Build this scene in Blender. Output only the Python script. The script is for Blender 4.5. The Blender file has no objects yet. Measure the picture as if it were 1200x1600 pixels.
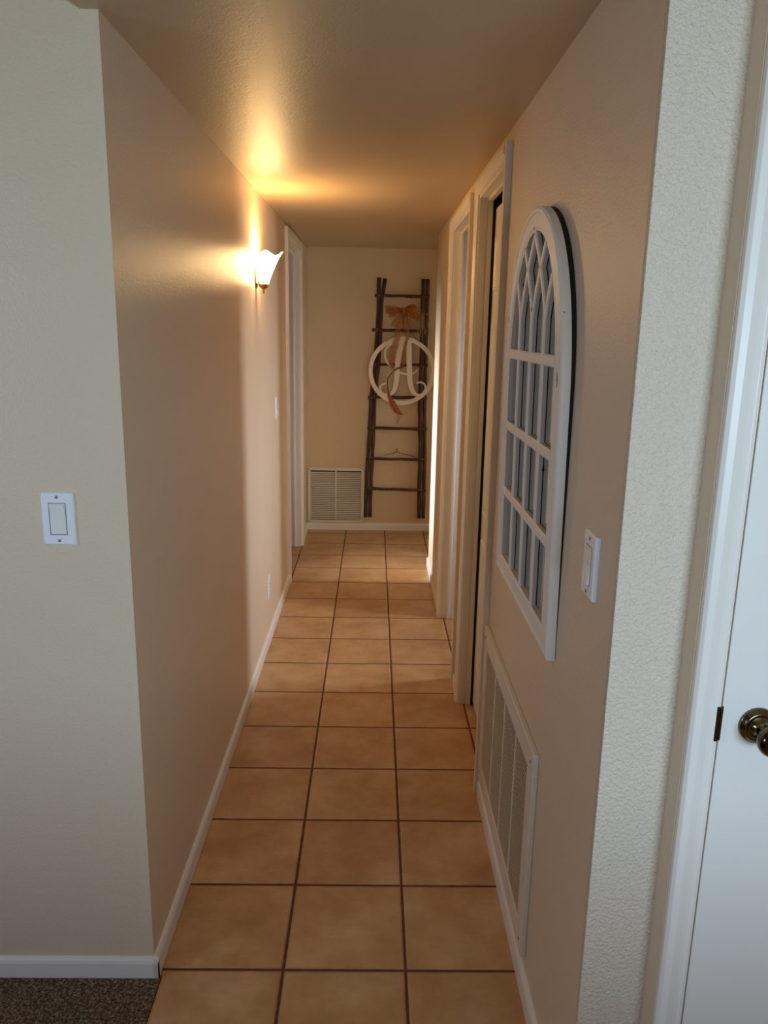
import bpy, bmesh, math, random
from mathutils import Matrix, Vector, noise
random.seed(7)
SC = bpy.context.scene
COL = SC.collection

# ---------------------------------------------------------------- camera
def make_camera():
    f, p, y, r, cx, cy, h = (1216.0069, 0.230435, 0.0156289, -0.0183156, 0.207915, -1.657551, 1.584809)
    cp, sp, cyw, syw = math.cos(p), math.sin(p), math.cos(y), math.sin(y)
    fwd = Vector((syw * cp, cyw * cp, -sp))
    r0 = Vector((cyw, -syw, 0))
    d0 = fwd.cross(r0)
    right = math.cos(r) * r0 + math.sin(r) * d0
    down = -math.sin(r) * r0 + math.cos(r) * d0
    cam = bpy.data.cameras.new('camera')
    cam.sensor_fit = 'HORIZONTAL'
    cam.sensor_width = 36
    cam.lens = f * 36 / 1200
    cam.clip_start = 0.02
    o = bpy.data.objects.new('camera', cam)
    m = Matrix.Identity(4)
    for i, v in enumerate((right, -down, -fwd)):
        for j in range(3):
            m[j][i] = v[j]
    m.translation = Vector((cx, cy, h))
    o.matrix_world = m
    COL.objects.link(o)
    SC.camera = o
make_camera()

# ---------------------------------------------------------------- light
def area(name, loc, target, sx, sy, watts, col, spread=math.pi):
    l = bpy.data.lights.new(name, 'AREA')
    l.shape = 'RECTANGLE'
    l.size, l.size_y = sx, sy
    l.energy = watts
    l.color = col
    l.spread = spread
    o = bpy.data.objects.new(name, l)
    o.location = loc
    d = Vector(target) - Vector(loc)
    o.rotation_euler = d.to_track_quat('-Z', 'Y').to_euler()
    COL.objects.link(o)
    return o
w = bpy.data.worlds.new('world')
SC.world = w
w.use_nodes = True
bg = w.node_tree.nodes['Background']
bg.inputs[0].default_value = (0.75, 0.85, 1.0, 1)
bg.inputs[1].default_value = 0.02
# daylight through the living room window behind the camera: sky part falls downward, garden part rises
area('window_sky_light', (0.95, -3.0, 1.42), (0.45, 0.0, 0.95), 1.0, 0.45, 26, (0.47, 0.67, 1.0), 2.6)
area('window_garden_light', (0.95, -3.0, 1.35), (0.5, 0.0, 2.0), 1.0, 0.3, 4.5, (0.78, 1.0, 0.50), 2.5)
# added fill from the left, brightens the right hall wall
area('left_fill_light', (-2.42, -1.5, 1.5), (0.6, 0.1, 1.1), 0.8, 0.6, 10, (0.60, 0.74, 1.0), 2.2)
# bedroom windows beyond the open doorways
area('right_room_window_light', (2.3, 2.10, 1.35), (-0.32, 2.00, 0.75), 0.30, 0.8, 6.5, (0.84, 0.9, 1.0), 1.3)
area('left_room_window_light', (-2.35, 3.20, 1.45), (0.6, 3.40, 0.75), 0.16, 0.9, 11, (0.88, 0.92, 1.0), 0.55)
area('right_passage_window_light', (2.2, 3.95, 1.3), (-0.3, 4.2, 0.5), 0.4, 0.7, 2.0, (0.82, 0.95, 0.85), 2.0)
SC.view_settings.view_transform = 'Standard'
SC.view_settings.look = 'None'
SC.view_settings.exposure = 0.2
SC.view_settings.gamma = 1
SC.view_settings.use_curve_mapping = False
SC.cycles.use_denoising = True
SC.cycles.max_bounces = 10
SC.cycles.diffuse_bounces = 6
SC.cycles.glossy_bounces = 4
SC.cycles.transmission_bounces = 6
SC.cycles.sample_clamp_indirect = 4
SC.cycles.caustics_reflective = False
SC.cycles.caustics_refractive = False

# ---------------------------------------------------------------- materials
def srgb(r, g, b):
    def c(v):
        v /= 255.0
        return v / 12.92 if v <= 0.04045 else ((v + 0.055) / 1.055) ** 2.4
    return (c(r), c(g), c(b), 1)
class N:
    def __init__(self, name):
        self.m = bpy.data.materials.new(name)
        self.m.use_nodes = True
        self.t = self.m.node_tree
        self.b = self.t.nodes['Principled BSDF']
        self.tc = self.t.nodes.new('ShaderNodeTexCoord')
    def n(self, typ, **kw):
        x = self.t.nodes.new(typ)
        for k, v in kw.items():
            setattr(x, k, v)
        return x
    def l(self, a, b):
        self.t.links.new(a, b)
    def noise(self, scale, detail=3, rough=0.5, coord='Object', vec=None, stretch=None):
        x = self.n('ShaderNodeTexNoise')
        x.inputs['Scale'].default_value = scale
        x.inputs['Detail'].default_value = detail
        x.inputs['Roughness'].default_value = rough
        src = vec if vec is not None else self.tc.outputs[coord]
        if stretch:
            mp = self.n('ShaderNodeMapping')
            mp.inputs['Scale'].default_value = stretch
            self.l(src, mp.inputs['Vector'])
            src = mp.outputs[0]
        self.l(src, x.inputs['Vector'])
        return x.outputs['Fac']
    def math(self, op, a, b=None, c=None):
        x = self.n('ShaderNodeMath', operation=op)
        for i, v in enumerate((a, b, c)):
            if v is None:
                continue
            if isinstance(v, (int, float)):
                x.inputs[i].default_value = v
            else:
                self.l(v, x.inputs[i])
        return x.outputs[0]
    def ramp(self, fac, stops):
        x = self.n('ShaderNodeValToRGB')
        e = x.color_ramp.elements
        e[0].position, e[0].color = stops[0]
        e[1].position, e[1].color = stops[-1]
        for p, c in stops[1:-1]:
            k = e.new(p)
            k.color = c
        self.l(fac, x.inputs[0])
        return x.outputs[0]
    def mix(self, fac, a, b, blend='MIX'):
        x = self.n('ShaderNodeMix', data_type='RGBA', blend_type=blend)
        if isinstance(fac, (int, float)):
            x.inputs[0].default_value = fac
        else:
            self.l(fac, x.inputs[0])
        for i, v in ((6, a), (7, b)):
            if isinstance(v, tuple):
                x.inputs[i].default_value = v
            else:
                self.l(v, x.inputs[i])
        return x.outputs[2]
    def bump(self, height, dist, strength=1.0, normal=None):
        x = self.n('ShaderNodeBump')
        x.inputs['Distance'].default_value = dist
        x.inputs['Strength'].default_value = strength
        self.l(height, x.inputs['Height'])
        if normal is not None:
            self.l(normal, x.inputs['Normal'])
        self.l(x.outputs[0], self.b.inputs['Normal'])
        return x.outputs[0]
    def base(self, v):
        if isinstance(v, tuple):
            self.b.inputs['Base Color'].default_value = v
        else:
            self.l(v, self.b.inputs['Base Color'])
    def set(self, **kw):
        for k, v in kw.items():
            self.b.inputs[k.replace('_', ' ')].default_value = v

def wall_material(name, col, rough=0.42, peel=0.0009, spec=0.5, fine=0.6):
    k = N(name)
    a = k.noise(165, 3, 0.55)
    c = k.noise(45, 2, 0.5)
    h = k.math('ADD', k.math('MULTIPLY', a, fine), k.math('MULTIPLY', c, 0.35))
    k.bump(h, peel, 0.9)
    tone = k.noise(1.3, 2)
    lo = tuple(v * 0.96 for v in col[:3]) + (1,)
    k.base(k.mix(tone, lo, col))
    k.set(Roughness=rough, Specular_IOR_Level=spec)
    return k.m
WALL = wall_material('cream_eggshell_wall_paint', srgb(226, 205, 177), 0.38, 0.0015, spec=0.42, fine=1.2)
TAN = wall_material('tan_end_wall_paint', srgb(218, 197, 160), 0.42, 0.0013, fine=1.0)
WALLR = wall_material('cream_knockdown_wall_paint', srgb(222, 207, 186), 0.42, 0.0036, fine=1.5)
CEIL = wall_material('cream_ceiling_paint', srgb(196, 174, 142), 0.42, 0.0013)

def paint(name, col, rough=0.35, bump=0.0003):
    k = N(name)
    h = k.noise(60, 2, 0.5)
    k.bump(h, bump * 0.25, 0.5)
    k.base(k.mix(k.noise(4, 2), tuple(v * 0.97 for v in col[:3]) + (1,), col))
    k.set(Roughness=rough)
    return k.m
TRIM = paint('white_semigloss_trim_paint', srgb(238, 232, 222))
DOORP = paint('white_door_paint', srgb(236, 232, 224), 0.4)
PAINTED_DARK = paint('painted_duct_gap_dark', srgb(46, 38, 30), 0.9)  # dark colour stands in for shade in the duct and the door gap
DUCT = paint('grey_beige_filter_backing', srgb(150, 134, 106), 0.9)
PLATE = paint('white_switch_plastic', srgb(240, 242, 246), 0.25, 0.00005)
ROCK = paint('ivory_rocker_plastic', srgb(236, 236, 226), 0.2, 0.00005)
GRILLE = paint('white_enamel_grille', srgb(226, 218, 200), 0.4, 0.0001)

def tile_material():
    k = N('beige_ceramic_floor_tile')
    sep = k.n('ShaderNodeSeparateXYZ')
    k.l(k.tc.outputs['Object'], sep.inputs[0])
    P = 0.31
    ux = k.math('DIVIDE', sep.outputs[0], P)
    uy = k.math('DIVIDE', sep.outputs[1], P)
    def edge(u):
        fr = k.math('FRACT', u)
        d = k.math('MINIMUM', fr, k.math('SUBTRACT', 1.0, fr))
        return k.math('MULTIPLY', d, P)
    wob = k.math('MULTIPLY', k.math('SUBTRACT', k.noise(28, 3), 0.5), 0.0022)
    d = k.math('ADD', k.math('MINIMUM', edge(ux), edge(uy)), wob)
    g = k.n('ShaderNodeMapRange', interpolation_type='SMOOTHSTEP')
    k.l(d, g.inputs[0])
    g.inputs[1].default_value = 0.0030
    g.inputs[2].default_value = 0.0050
    mask = g.outputs[0]
    idv = k.n('ShaderNodeCombineXYZ')
    k.l(k.math('FLOOR', ux), idv.inputs[0])
    k.l(k.math('FLOOR', uy), idv.inputs[1])
    wn = k.n('ShaderNodeTexWhiteNoise', noise_dimensions='3D')
    k.l(idv.outputs[0], wn.inputs['Vector'])
    off = k.n('ShaderNodeVectorMath', operation='MULTIPLY_ADD')
    k.l(wn.outputs['Color'], off.inputs[0])
    off.inputs[1].default_value = (9, 9, 9)
    k.l(k.tc.outputs['Object'], off.inputs[2])
    m1 = k.noise(5.5, 6, 0.62, vec=off.outputs[0])
    m2 = k.noise(38, 4, 0.6, vec=off.outputs[0], stretch=(0.6, 1.4, 1))
    body = k.ramp(m1, [(0.30, srgb(176, 132, 84)), (0.5, srgb(204, 164, 114)), (0.70, srgb(224, 190, 146))])
    body = k.mix(k.math('MULTIPLY', m2, 0.55), body, srgb(186, 140, 100))
    tint = k.ramp(wn.outputs['Value'], [(0.0, (0.90, 0.88, 0.86, 1)), (1.0, (1.0, 1.0, 1.0, 1))])
    body = k.mix(1.0, body, tint, 'MULTIPLY')
    grout = k.mix(k.noise(60, 3), srgb(84, 48, 28), srgb(116, 70, 42))
    k.base(k.mix(mask, grout, body))
    rr = k.n('ShaderNodeMapRange')
    k.l(mask, rr.inputs[0])
    rr.inputs[3].default_value = 0.9
    rr.inputs[4].default_value = 0.44
    k.l(rr.outputs[0], k.b.inputs['Roughness'])
    g2 = k.n('ShaderNodeMapRange', interpolation_type='SMOOTHSTEP')
    k.l(d, g2.inputs[0])
    g2.inputs[1].default_value = 0.0025
    g2.inputs[2].default_value = 0.0100
    h = k.math('ADD', k.math('MULTIPLY', g2.outputs[0], 0.0022), k.math('MULTIPLY', m1, 0.0014))
    h = k.math('ADD', h, k.math('MULTIPLY', m2, 0.0006))
    k.bump(h, 1.0, 0.8)
    return k.m
TILE = tile_material()

def carpet_material():
    k = N('brown_frieze_carpet')
    a = k.noise(170, 3, 0.7)
    k.base(k.ramp(a, [(0.32, srgb(52, 40, 28)), (0.5, srgb(110, 90, 68)), (0.68, srgb(176, 154, 126))]))
    k.bump(a, 0.006, 1.0)
    k.set(Roughness=1.0, Specular_IOR_Level=0.1)
    return k.m
CARPET = carpet_material()

def wood_material():
    k = N('dark_weathered_stick_wood')
    a = k.noise(9, 5, 0.6, stretch=(6, 6, 0.6))
    k.base(k.ramp(a, [(0.3, srgb(52, 30, 20)), (0.55, srgb(88, 56, 40)), (0.8, srgb(132, 100, 78))]))
    k.bump(a, 0.003, 0.8)
    k.set(Roughness=0.7)
    return k.m
WOOD = wood_material()
BIND = paint('pale_twine_binding', srgb(150, 118, 92), 0.8, 0.001)

def chipped_material():
    k = N('distressed_white_frame_paint')
    a = k.noise(16, 5, 0.65, stretch=(1, 1, 0.45))
    chip = k.math('GREATER_THAN', a, 0.675)
    body = k.mix(k.noise(5, 3), srgb(232, 226, 214), srgb(240, 236, 228))
    k.base(k.mix(chip, body, srgb(92, 58, 38)))
    k.bump(k.math('MULTIPLY', chip, -1.0), 0.0006, 0.8)
    k.set(Roughness=0.45)
    return k.m
CHIP = chipped_material()

def simple(name, col, rough, metal=0.0):
    k = N(name)
    k.base(k.mix(k.noise(40, 3), tuple(v * 0.8 for v in col[:3]) + (1,), col))
    k.set(Roughness=rough, Metallic=metal)
    return k.m
BRASS = simple('antique_brass', srgb(132, 120, 92), 0.2, 1.0)
KNOBM = simple('dark_polished_brass', srgb(96, 84, 66), 0.12, 1.0)
SBRASS = simple('warm_brass', srgb(188, 140, 66), 0.3, 1.0)
DARKM = simple('dark_bronze_plate', srgb(60, 36, 26), 0.4, 0.8)
WIRE = simple('brown_iron_wire', srgb(110, 84, 50), 0.45, 0.6)
SCREW = simple('zinc_screw_head', srgb(150, 150, 150), 0.4, 0.7)
def mirror_mat():
    k = N('mirror_glass')
    k.base(srgb(205, 214, 212))
    k.l(k.math('MULTIPLY', k.noise(3, 2), 0.05), k.b.inputs['Roughness'])
    k.set(Metallic=1.0)
    return k.m
MIRROR = mirror_mat()
MBACK = simple('black_mirror_backing', srgb(20, 18, 16), 0.8)
RINGM = paint('cream_painted_wood', srgb(250, 238, 218), 0.5)

def organza(name, col, alpha):
    k = N(name)
    k.base(k.mix(k.noise(90, 2, stretch=(1, 1, 0.3)), tuple(v * 0.7 for v in col[:3]) + (1,), col))
    k.set(Roughness=0.5, Alpha=alpha)
    return k.m
ORG = organza('sheer_orange_organza', srgb(196, 112, 40), 0.58)
ORG2 = organza('sheer_amber_organza', srgb(204, 136, 56), 0.38)
RAFF = paint('pale_raffia_straw', srgb(186, 160, 104), 0.7, 0.0005)

def shade_mat():
    k = N('lit_frosted_glass_shade')
    k.base(srgb(255, 244, 224))
    k.set(Roughness=0.35)
    k.b.inputs['Transmission Weight'].default_value = 0.0
    k.b.inputs['Emission Color'].default_value = (1.0, 0.63, 0.27, 1)
    k.b.inputs['Emission Strength'].default_value = 42.0
    return k.m
SHADE = shade_mat()

# ---------------------------------------------------------------- mesh helpers
def new_bm():
    return bmesh.new()
def add_box(bm, x0, x1, y0, y1, z0, z1):
    vs = [bm.verts.new(p) for p in ((x0, y0, z0), (x1, y0, z0), (x1, y1, z0), (x0, y1, z0),
                                    (x0, y0, z1), (x1, y0, z1), (x1, y1, z1), (x0, y1, z1))]
    for f in ((3, 2, 1, 0), (4, 5, 6, 7), (0, 1, 5, 4), (1, 2, 6, 5), (2, 3, 7, 6), (3, 0, 4, 7)):
        bm.faces.new([vs[i] for i in f])
    return vs
def add_prism(bm, pts, fn, a, b):
    """extrude closed 2-D outline pts between a and b; fn(u, v, t) -> xyz"""
    n = len(pts)
    A = [bm.verts.new(fn(u, v, a)) for u, v in pts]
    B = [bm.verts.new(fn(u, v, b)) for u, v in pts]
    for i in range(n):
        bm.faces.new((A[i], A[(i + 1) % n], B[(i + 1) % n], B[i]))
    bm.faces.new(A[::-1])
    bm.faces.new(B)
def add_tube(bm, pts, rad, seg=8, squash=None):
    pts = [Vector(p) for p in pts]
    if isinstance(rad, (int, float)):
        rad = [rad] * len(pts)
    rings = []
    up = Vector((0, 1, 0.01)).normalized()
    for i, p in enumerate(pts):
        t = (pts[min(i + 1, len(pts) - 1)] - pts[max(i - 1, 0)]).normalized()
        u = t.cross(up)
        if u.length < 0.05:
            u = t.cross(Vector((1, 0, 0)))
        u.normalize()
        v = t.cross(u).normalized()
        sv = squash if squash else 1
        rings.append([bm.verts.new(p + (u * math.cos(2 * math.pi * k / seg) + v * sv * math.sin(2 * math.pi * k / seg)) * rad[i]) for k in range(seg)])
    for a, b in zip(rings, rings[1:]):
        for k in range(seg):
            bm.faces.new((a[k], a[(k + 1) % seg], b[(k + 1) % seg], b[k]))
    bm.faces.new(rings[0][::-1])
    bm.faces.new(rings[-1])
def add_lathe(bm, prof, fn, seg=32):
    """prof (radius, t); fn(cos*r, sin*r, t) -> xyz"""
    rings = []
    for r, t in prof:
        if r < 1e-5:
            rings.append([bm.verts.new(fn(0, 0, t))])
        else:
            rings.append([bm.verts.new(fn(r * math.cos(2 * math.pi * k / seg), r * math.sin(2 * math.pi * k / seg), t)) for k in range(seg)])
    for a, b in zip(rings, rings[1:]):
        for k in range(seg):
            k2 = (k + 1) % seg
            if len(a) == 1 and len(b) == 1:
                continue
            if len(a) == 1:
                bm.faces.new((a[0], b[k2], b[k]))
            elif len(b) == 1:
                bm.faces.new((a[k], a[k2], b[0]))
            else:
                bm.faces.new((a[k], a[k2], b[k2], b[k]))
def obj(name, bm, m, parent=None, bevel=0.0, smooth=False, seg=2, loc=None):
    bmesh.ops.recalc_face_normals(bm, faces=bm.faces)
    me = bpy.data.meshes.new(name)
    bm.to_mesh(me)
    bm.free()
    if smooth:
        for p in me.polygons:
            p.use_smooth = True
    me.materials.append(m)
    o = bpy.data.objects.new(name, me)
    COL.objects.link(o)
    if bevel:
        b = o.modifiers.new('bevel', 'BEVEL')
        b.width = bevel
        b.segments = seg
        b.limit_method = 'ANGLE'
        b.angle_limit = math.radians(40)
    if parent:
        o.parent = parent
        o.matrix_parent_inverse = parent_world(parent).inverted()
    return o
def parent_world(p):
    m = Matrix.LocRotScale(p.location, p.rotation_euler, p.scale)
    return m
def thing(name, label, cat, loc, group=None):
    o = bpy.data.objects.new(name, None)
    o.empty_display_size = 0.05
    o.location = loc
    COL.objects.link(o)
    o['label'] = label
    o['category'] = cat
    if group:
        o['group'] = group
    return o
def tag(o, label, cat, group=None):
    o['label'] = label
    o['category'] = cat
    if group:
        o['group'] = group
    return o
def struct(o, label=None, cat=None):
    o['kind'] = 'structure'
    if label:
        o['label'] = label
    if cat:
        o['category'] = cat
    return o
def boxes(name, m, bxs, bevel=0.0, parent=None):
    bm = new_bm()
    for b in bxs:
        add_box(bm, *b)
    return obj(name, bm, m, parent, bevel)

# ---------------------------------------------------------------- room shell
XL, XR, YB, ZC = -0.318, 0.600, 4.455, 2.158
TW = 0.115
YF = -0.020     # face of the living room wall left of the passage
bm = new_bm()
add_box(bm, -0.30, 2.6, -5.0, YF, -0.05, 0.0)
add_box(bm, -2.6, 2.6, YF, 5.0, -0.05, 0.0)
struct(obj('floor', bm, TILE), 'beige square ceramic tiles with dark brown grout running down the hallway', 'floor')
struct(boxes('floor_carpet', CARPET, [(-2.6, -0.302, -5.0, YF - 0.013, -0.05, 0.004)]),
       'brown speckled carpet left of the tile edge', 'floor')
# soft ceiling over the hall and its continuation, higher ceiling at the left of the living room
bm = new_bm()
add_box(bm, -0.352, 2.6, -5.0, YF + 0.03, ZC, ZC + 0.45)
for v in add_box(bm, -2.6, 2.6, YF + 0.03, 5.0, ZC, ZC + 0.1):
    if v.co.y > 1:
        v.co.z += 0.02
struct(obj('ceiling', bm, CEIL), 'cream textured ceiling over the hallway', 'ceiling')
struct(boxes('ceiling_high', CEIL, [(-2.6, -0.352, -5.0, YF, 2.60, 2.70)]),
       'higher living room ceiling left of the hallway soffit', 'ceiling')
# left hall wall with the doorway of the left room
CY0, CY1 = 3.13, 3.95
DH = 2.087
struct(boxes('wall_left', WALL, [(XL - TW, XL, YF + 0.003, CY0, 0, ZC + 0.03), (XL - TW, XL, CY0, CY1, 2.099, ZC + 0.03), (XL - TW, XL, CY1, YB, 0, ZC + 0.03)], 0),
       'cream left hallway wall with the sconce', 'wall')
bm = new_bm()
add_box(bm, -2.6, XL - TW, YF, YF + TW, 0, ZC + 0.03)
add_box(bm, XL - TW, XL, YF, YF + 0.003, 0, ZC + 0.03)
add_box(bm, -2.6, -0.352, YF, YF + TW, ZC + 0.03, 2.6)
struct(obj('wall_front_left', bm, WALL), 'cream living room wall left of the hallway with the light switch', 'wall')
# right hall wall
AY0, AY1 = 0.830, 1.465
BY0, BY1 = 1.700, 2.500
RY0, RY1 = -0.480, 3.500
struct(boxes('wall_right', WALL, [(XR, XR + TW, RY0 + 0.012, AY0, 0, ZC + 0.03), (XR, XR + TW, AY0, AY1, DH, ZC + 0.03), (XR, XR + TW, AY1, BY0, 0, ZC + 0.03),
                                  (XR, XR + TW, BY0, BY1, DH, ZC + 0.03), (XR, XR + TW, BY1, RY1, 0, ZC + 0.03)]),
       'cream right hallway wall with the arched mirror', 'wall')
struct(boxes('wall_right_end', WALLR, [(XR, XR + 0.15, RY0, RY0 + 0.012, 0, ZC + 0.03)], 0.0015), 'knockdown textured end face of the right hallway wall', 'wall')
struct(boxes('wall_back', TAN, [(-2.6, 2.6, YB, YB + 0.1, 0, ZC + 0.03)]), 'cream end wall of the hallway behind the ladder', 'wall')
# door wall to the right of the passage (jogs 5 cm toward the room)
DX0, DX1, DY = 0.716, 1.60, -0.526
DRX0, DRX1 = 0.766, 1.526
struct(boxes('wall_front_right', WALL, [(DX0, DRX0, DY, RY0 + 0.08, 0, ZC + 0.03), (DRX1, 2.6, DY, RY0 + 0.08, 0, ZC + 0.03), (DRX0, DRX1, DY, RY0 + 0.08, 2.085, ZC + 0.03)]),
       'living room wall around the white door at the right', 'wall')
# side rooms, closet and living room enclosure (behind the camera: window opening)
struct(boxes('wall_closet', WALL, [(XR + TW + 0.35, XR + TW + 0.39, 0.55, 1.54, 0, ZC + 0.03), (XR + TW, XR + TW + 0.35, 0.55, 0.60, 0, ZC + 0.03),
                                   (XR + TW, XR + TW + 0.35, 1.50, 1.54, 0, ZC + 0.03)]))
# added unseen blocker behind the camera, keeps window light off the lower walls
struct(boxes('added_light_blocker', WALL, [(-2.5, 2.5, -2.26, -2.16, 0, 1.08)]))
struct(boxes('wall_side_rooms', WALL, [(2.5, 2.6, 0.0, 5.0, 0, ZC + 0.03), (XR + TW, 2.5, 0.0, 0.05, 0, ZC + 0.03), (XR + TW, 2.5, 3.40, 3.50, 0, ZC + 0.03),
                                       (-2.6, -2.5, 0.1, 5.0, 0, ZC + 0.03), (-2.5, XL - TW, 2.4, 2.5, 0, ZC + 0.03)]))
struct(boxes('wall_living_room', WALL, [(-2.6, -2.5, -5.0, YF, 0, 2.6), (2.5, 2.6, -5.0, DY, 0, ZC + 0.03),
                                        (-2.5, 2.5, -3.2, -3.1, 0, 0.95), (-2.5, -2.0, -3.2, -3.1, 0.95, 2.6), (-1.0, 0.3, -3.2, -3.1, 0.95, 2.6), (1.6, 2.5, -3.2, -3.1, 0.95, ZC + 0.03),
                                        (0.3, 1.6, -3.2, -3.1, 2.0, ZC + 0.03), (-2.0, -1.0, -3.2, -3.1, 2.0, 2.6)]))

# baseboards
def baseboard(name, pts_a, pts_b, nrm, h=0.058, t=0.012):
    """run from pts_a to pts_b (xy on the wall face); nrm = outward"""
    ax, ay = pts_a
    bx_, by_ = pts_b
    d = Vector((bx_ - ax, by_ - ay, 0))
    n = Vector((nrm[0], nrm[1], 0))
    prof = [(0, 0), (t, 0), (t, h - 0.014), (t * 0.8, h - 0.006), (t * 0.35, h - 0.001), (0, h)]
    bm = new_bm()
    add_prism(bm, prof, lambda u, v, s: Vector((ax, ay, 0)) + d * s + n * u + Vector((0, 0, v)), 0, 1)
    return bm
def bb(name, runs):
    bm = new_bm()
    for a, b, n in runs:
        t = baseboard('', a, b, n)
        me = bpy.data.meshes.new('tmp')
        t.to_mesh(me)
        t.free()
        bm.from_mesh(me)
        bpy.data.meshes.remove(me)
    o = obj(name, bm, TRIM)
    struct(o)
    return o
bb('baseboard_left', [((XL, YF - 0.012), (XL, CY0 - 0.057), (1, 0)), ((XL, CY1 + 0.057), (XL, YB), (1, 0))])
bb('baseboard_front', [((-2.5, YF), (XL + 0.012, YF), (0, -1))])
bb('baseboard_right', [((XR, RY0), (XR, AY0 - 0.057), (-1, 0)), ((XR, AY1 + 0.057), (XR, BY0 - 0.057), (-1, 0)),
                       ((XR, BY1 + 0.057), (XR, RY1 + 0.012), (-1, 0)), ((XR - 0.012, RY1), (2.5, RY1), (0, 1))])
bb('baseboard_back', [((XL, YB), (2.5, YB), (0, -1))])

# door trim (casings with jambs and stops) on the hall side
def casing_set(name, face, sgn, y0, y1, top, w=0.057, t=0.018, depth=TW, stop=True, wt=None, s0=0.038, s1=0.05, gap_shade=None):
    wt = wt or w
    """face: x of the wall; sgn: +1 when the wall body lies towards +x"""
    bm = new_bm()
    rev = 0.006
    xa, xb = sorted((face - sgn * t, face))
    def side(ya, yb, flip):
        # moulded casing leg: thin at the opening side, thick outside
        out, inn = (ya, yb) if not flip else (yb, ya)
        pr = [(out, 0), (out, t), (out + (inn - out) * 0.55, t), (out + (inn - out) * 0.75, t * 0.72), (inn, t * 0.55), (inn, 0)]
        add_prism(bm, pr, lambda u, v, s: Vector((face - sgn * v, u, s)), 0, top + wt)
    side(y0 - w, y0 + rev * 0, False)
    side(y1, y1 + w, True)
    # header
    pr = [(top + wt, 0), (top + wt, t), (top + wt * 0.45, t), (top + wt * 0.25, t * 0.72), (top, t * 0.55), (top, 0)]
    add_prism(bm, pr, lambda u, v, s: Vector((face - sgn * v, s, u)), y0, y1)
    o = obj(name, bm, TRIM)
    struct(o)
    # jamb
    jb = new_bm()
    x0, x1 = sorted((face - sgn * 0.004, face + sgn * depth))
    jt = 0.012
    add_box(jb, x0, x1, y0 - 0.001, y0 + jt, 0, top)
    add_box(jb, x0, x1, y1 - jt, y1 + 0.001, 0, top)
    add_box(jb, x0, x1, y0 + jt, y1 - jt, top - jt, top + 0.001)
    if stop:
        s0, s1 = sorted((face + sgn * s0, face + sgn * s1))
        add_box(jb, s0, s1, y0 + jt, y0 + jt + 0.011, 0, top - jt)
        add_box(jb, s0, s1, y1 - jt - 0.011, y1 - jt, 0, top - jt)
        add_box(jb, s0, s1, y0 + jt + 0.011, y1 - jt - 0.011, top - jt - 0.011, top - jt)
    obj('jamb', jb, TRIM, o, 0.001)
    if gap_shade:  # dark strips paint in the shade of the gap around the door
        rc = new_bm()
        r0, r1 = sorted((face + sgn * (gap_shade + 0.0008), face + sgn * (depth - 0.02)))
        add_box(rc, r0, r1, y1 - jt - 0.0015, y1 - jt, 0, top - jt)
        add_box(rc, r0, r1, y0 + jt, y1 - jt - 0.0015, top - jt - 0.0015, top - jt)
        obj('painted_gap_shade', rc, PAINTED_DARK, o)
    return o
HT = 2.084
casing_set('trim_1', XR, 1, AY0, AY1, HT, w=0.050, wt=0.039, s0=0.028, s1=0.046, gap_shade=0.046)
casing_set('trim_2', XR, 1, BY0, BY1, HT, w=0.050, wt=0.039)
casing_set('trim_3', XL, -1, CY0, CY1, 2.096, w=0.057)

# closet door (panelled, slightly set back)
def panel_door(name, x, y0, y1, z0, z1, rows, cols=2, t=0.034):
    """face towards -x at x"""
    bm = new_bm()
    add_box(bm, x, x + t, y0, y1, z0, z1)
    o = obj(name, bm, DOORP, bevel=0.0015)
    struct(o)
    st = 0.042
    cw = (y1 - y0 - st * (cols + 1)) / cols
    for za, zb in rows:
        for c in range(cols):
            a = y0 + st + c * (cw + st)
            b = a + cw
            pm = new_bm()
            def ring(i, dx):
                return [pm.verts.new((x + dx, yy, zz)) for yy, zz in ((a + i, za + i), (b - i, za + i), (b - i, zb - i), (a + i, zb - i))]
            rs = [ring(0, 0.0), ring(0.006, -0.005), ring(0.014, -0.0055), ring(0.022, -0.0012), ring(0.034, -0.0012), ring(0.05, -0.004)]
            for p_, q_ in zip(rs, rs[1:]):
                for k in range(4):
                    pm.faces.new((p_[k], p_[(k + 1) % 4], q_[(k + 1) % 4], q_[k]))
            pm.faces.new(rs[-1])
            obj('panel', pm, DOORP, o)
    return o
dA = panel_door('door_1', 0.657, AY0 + 0.014, AY1 - 0.014, 0.012, 2.034, [(0.20, 0.76), (0.86, 1.61), (1.73, 1.93)])
tag(dA, 'white panelled closet door set back behind the nearest casing of the right wall', 'door')
kn = new_bm()
add_lathe(kn, [(0.022, 0), (0.022, 0.004), (0.008, 0.008), (0.008, 0.022), (0.02, 0.03), (0.022, 0.04), (0.012, 0.048), (0, 0.05)],
          lambda a, b, t: Vector((0.657 - t * 0.9, 0.915 + a, 0.93 + b)), 20)
obj('door_handle', kn, BRASS, dA, smooth=True)

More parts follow.
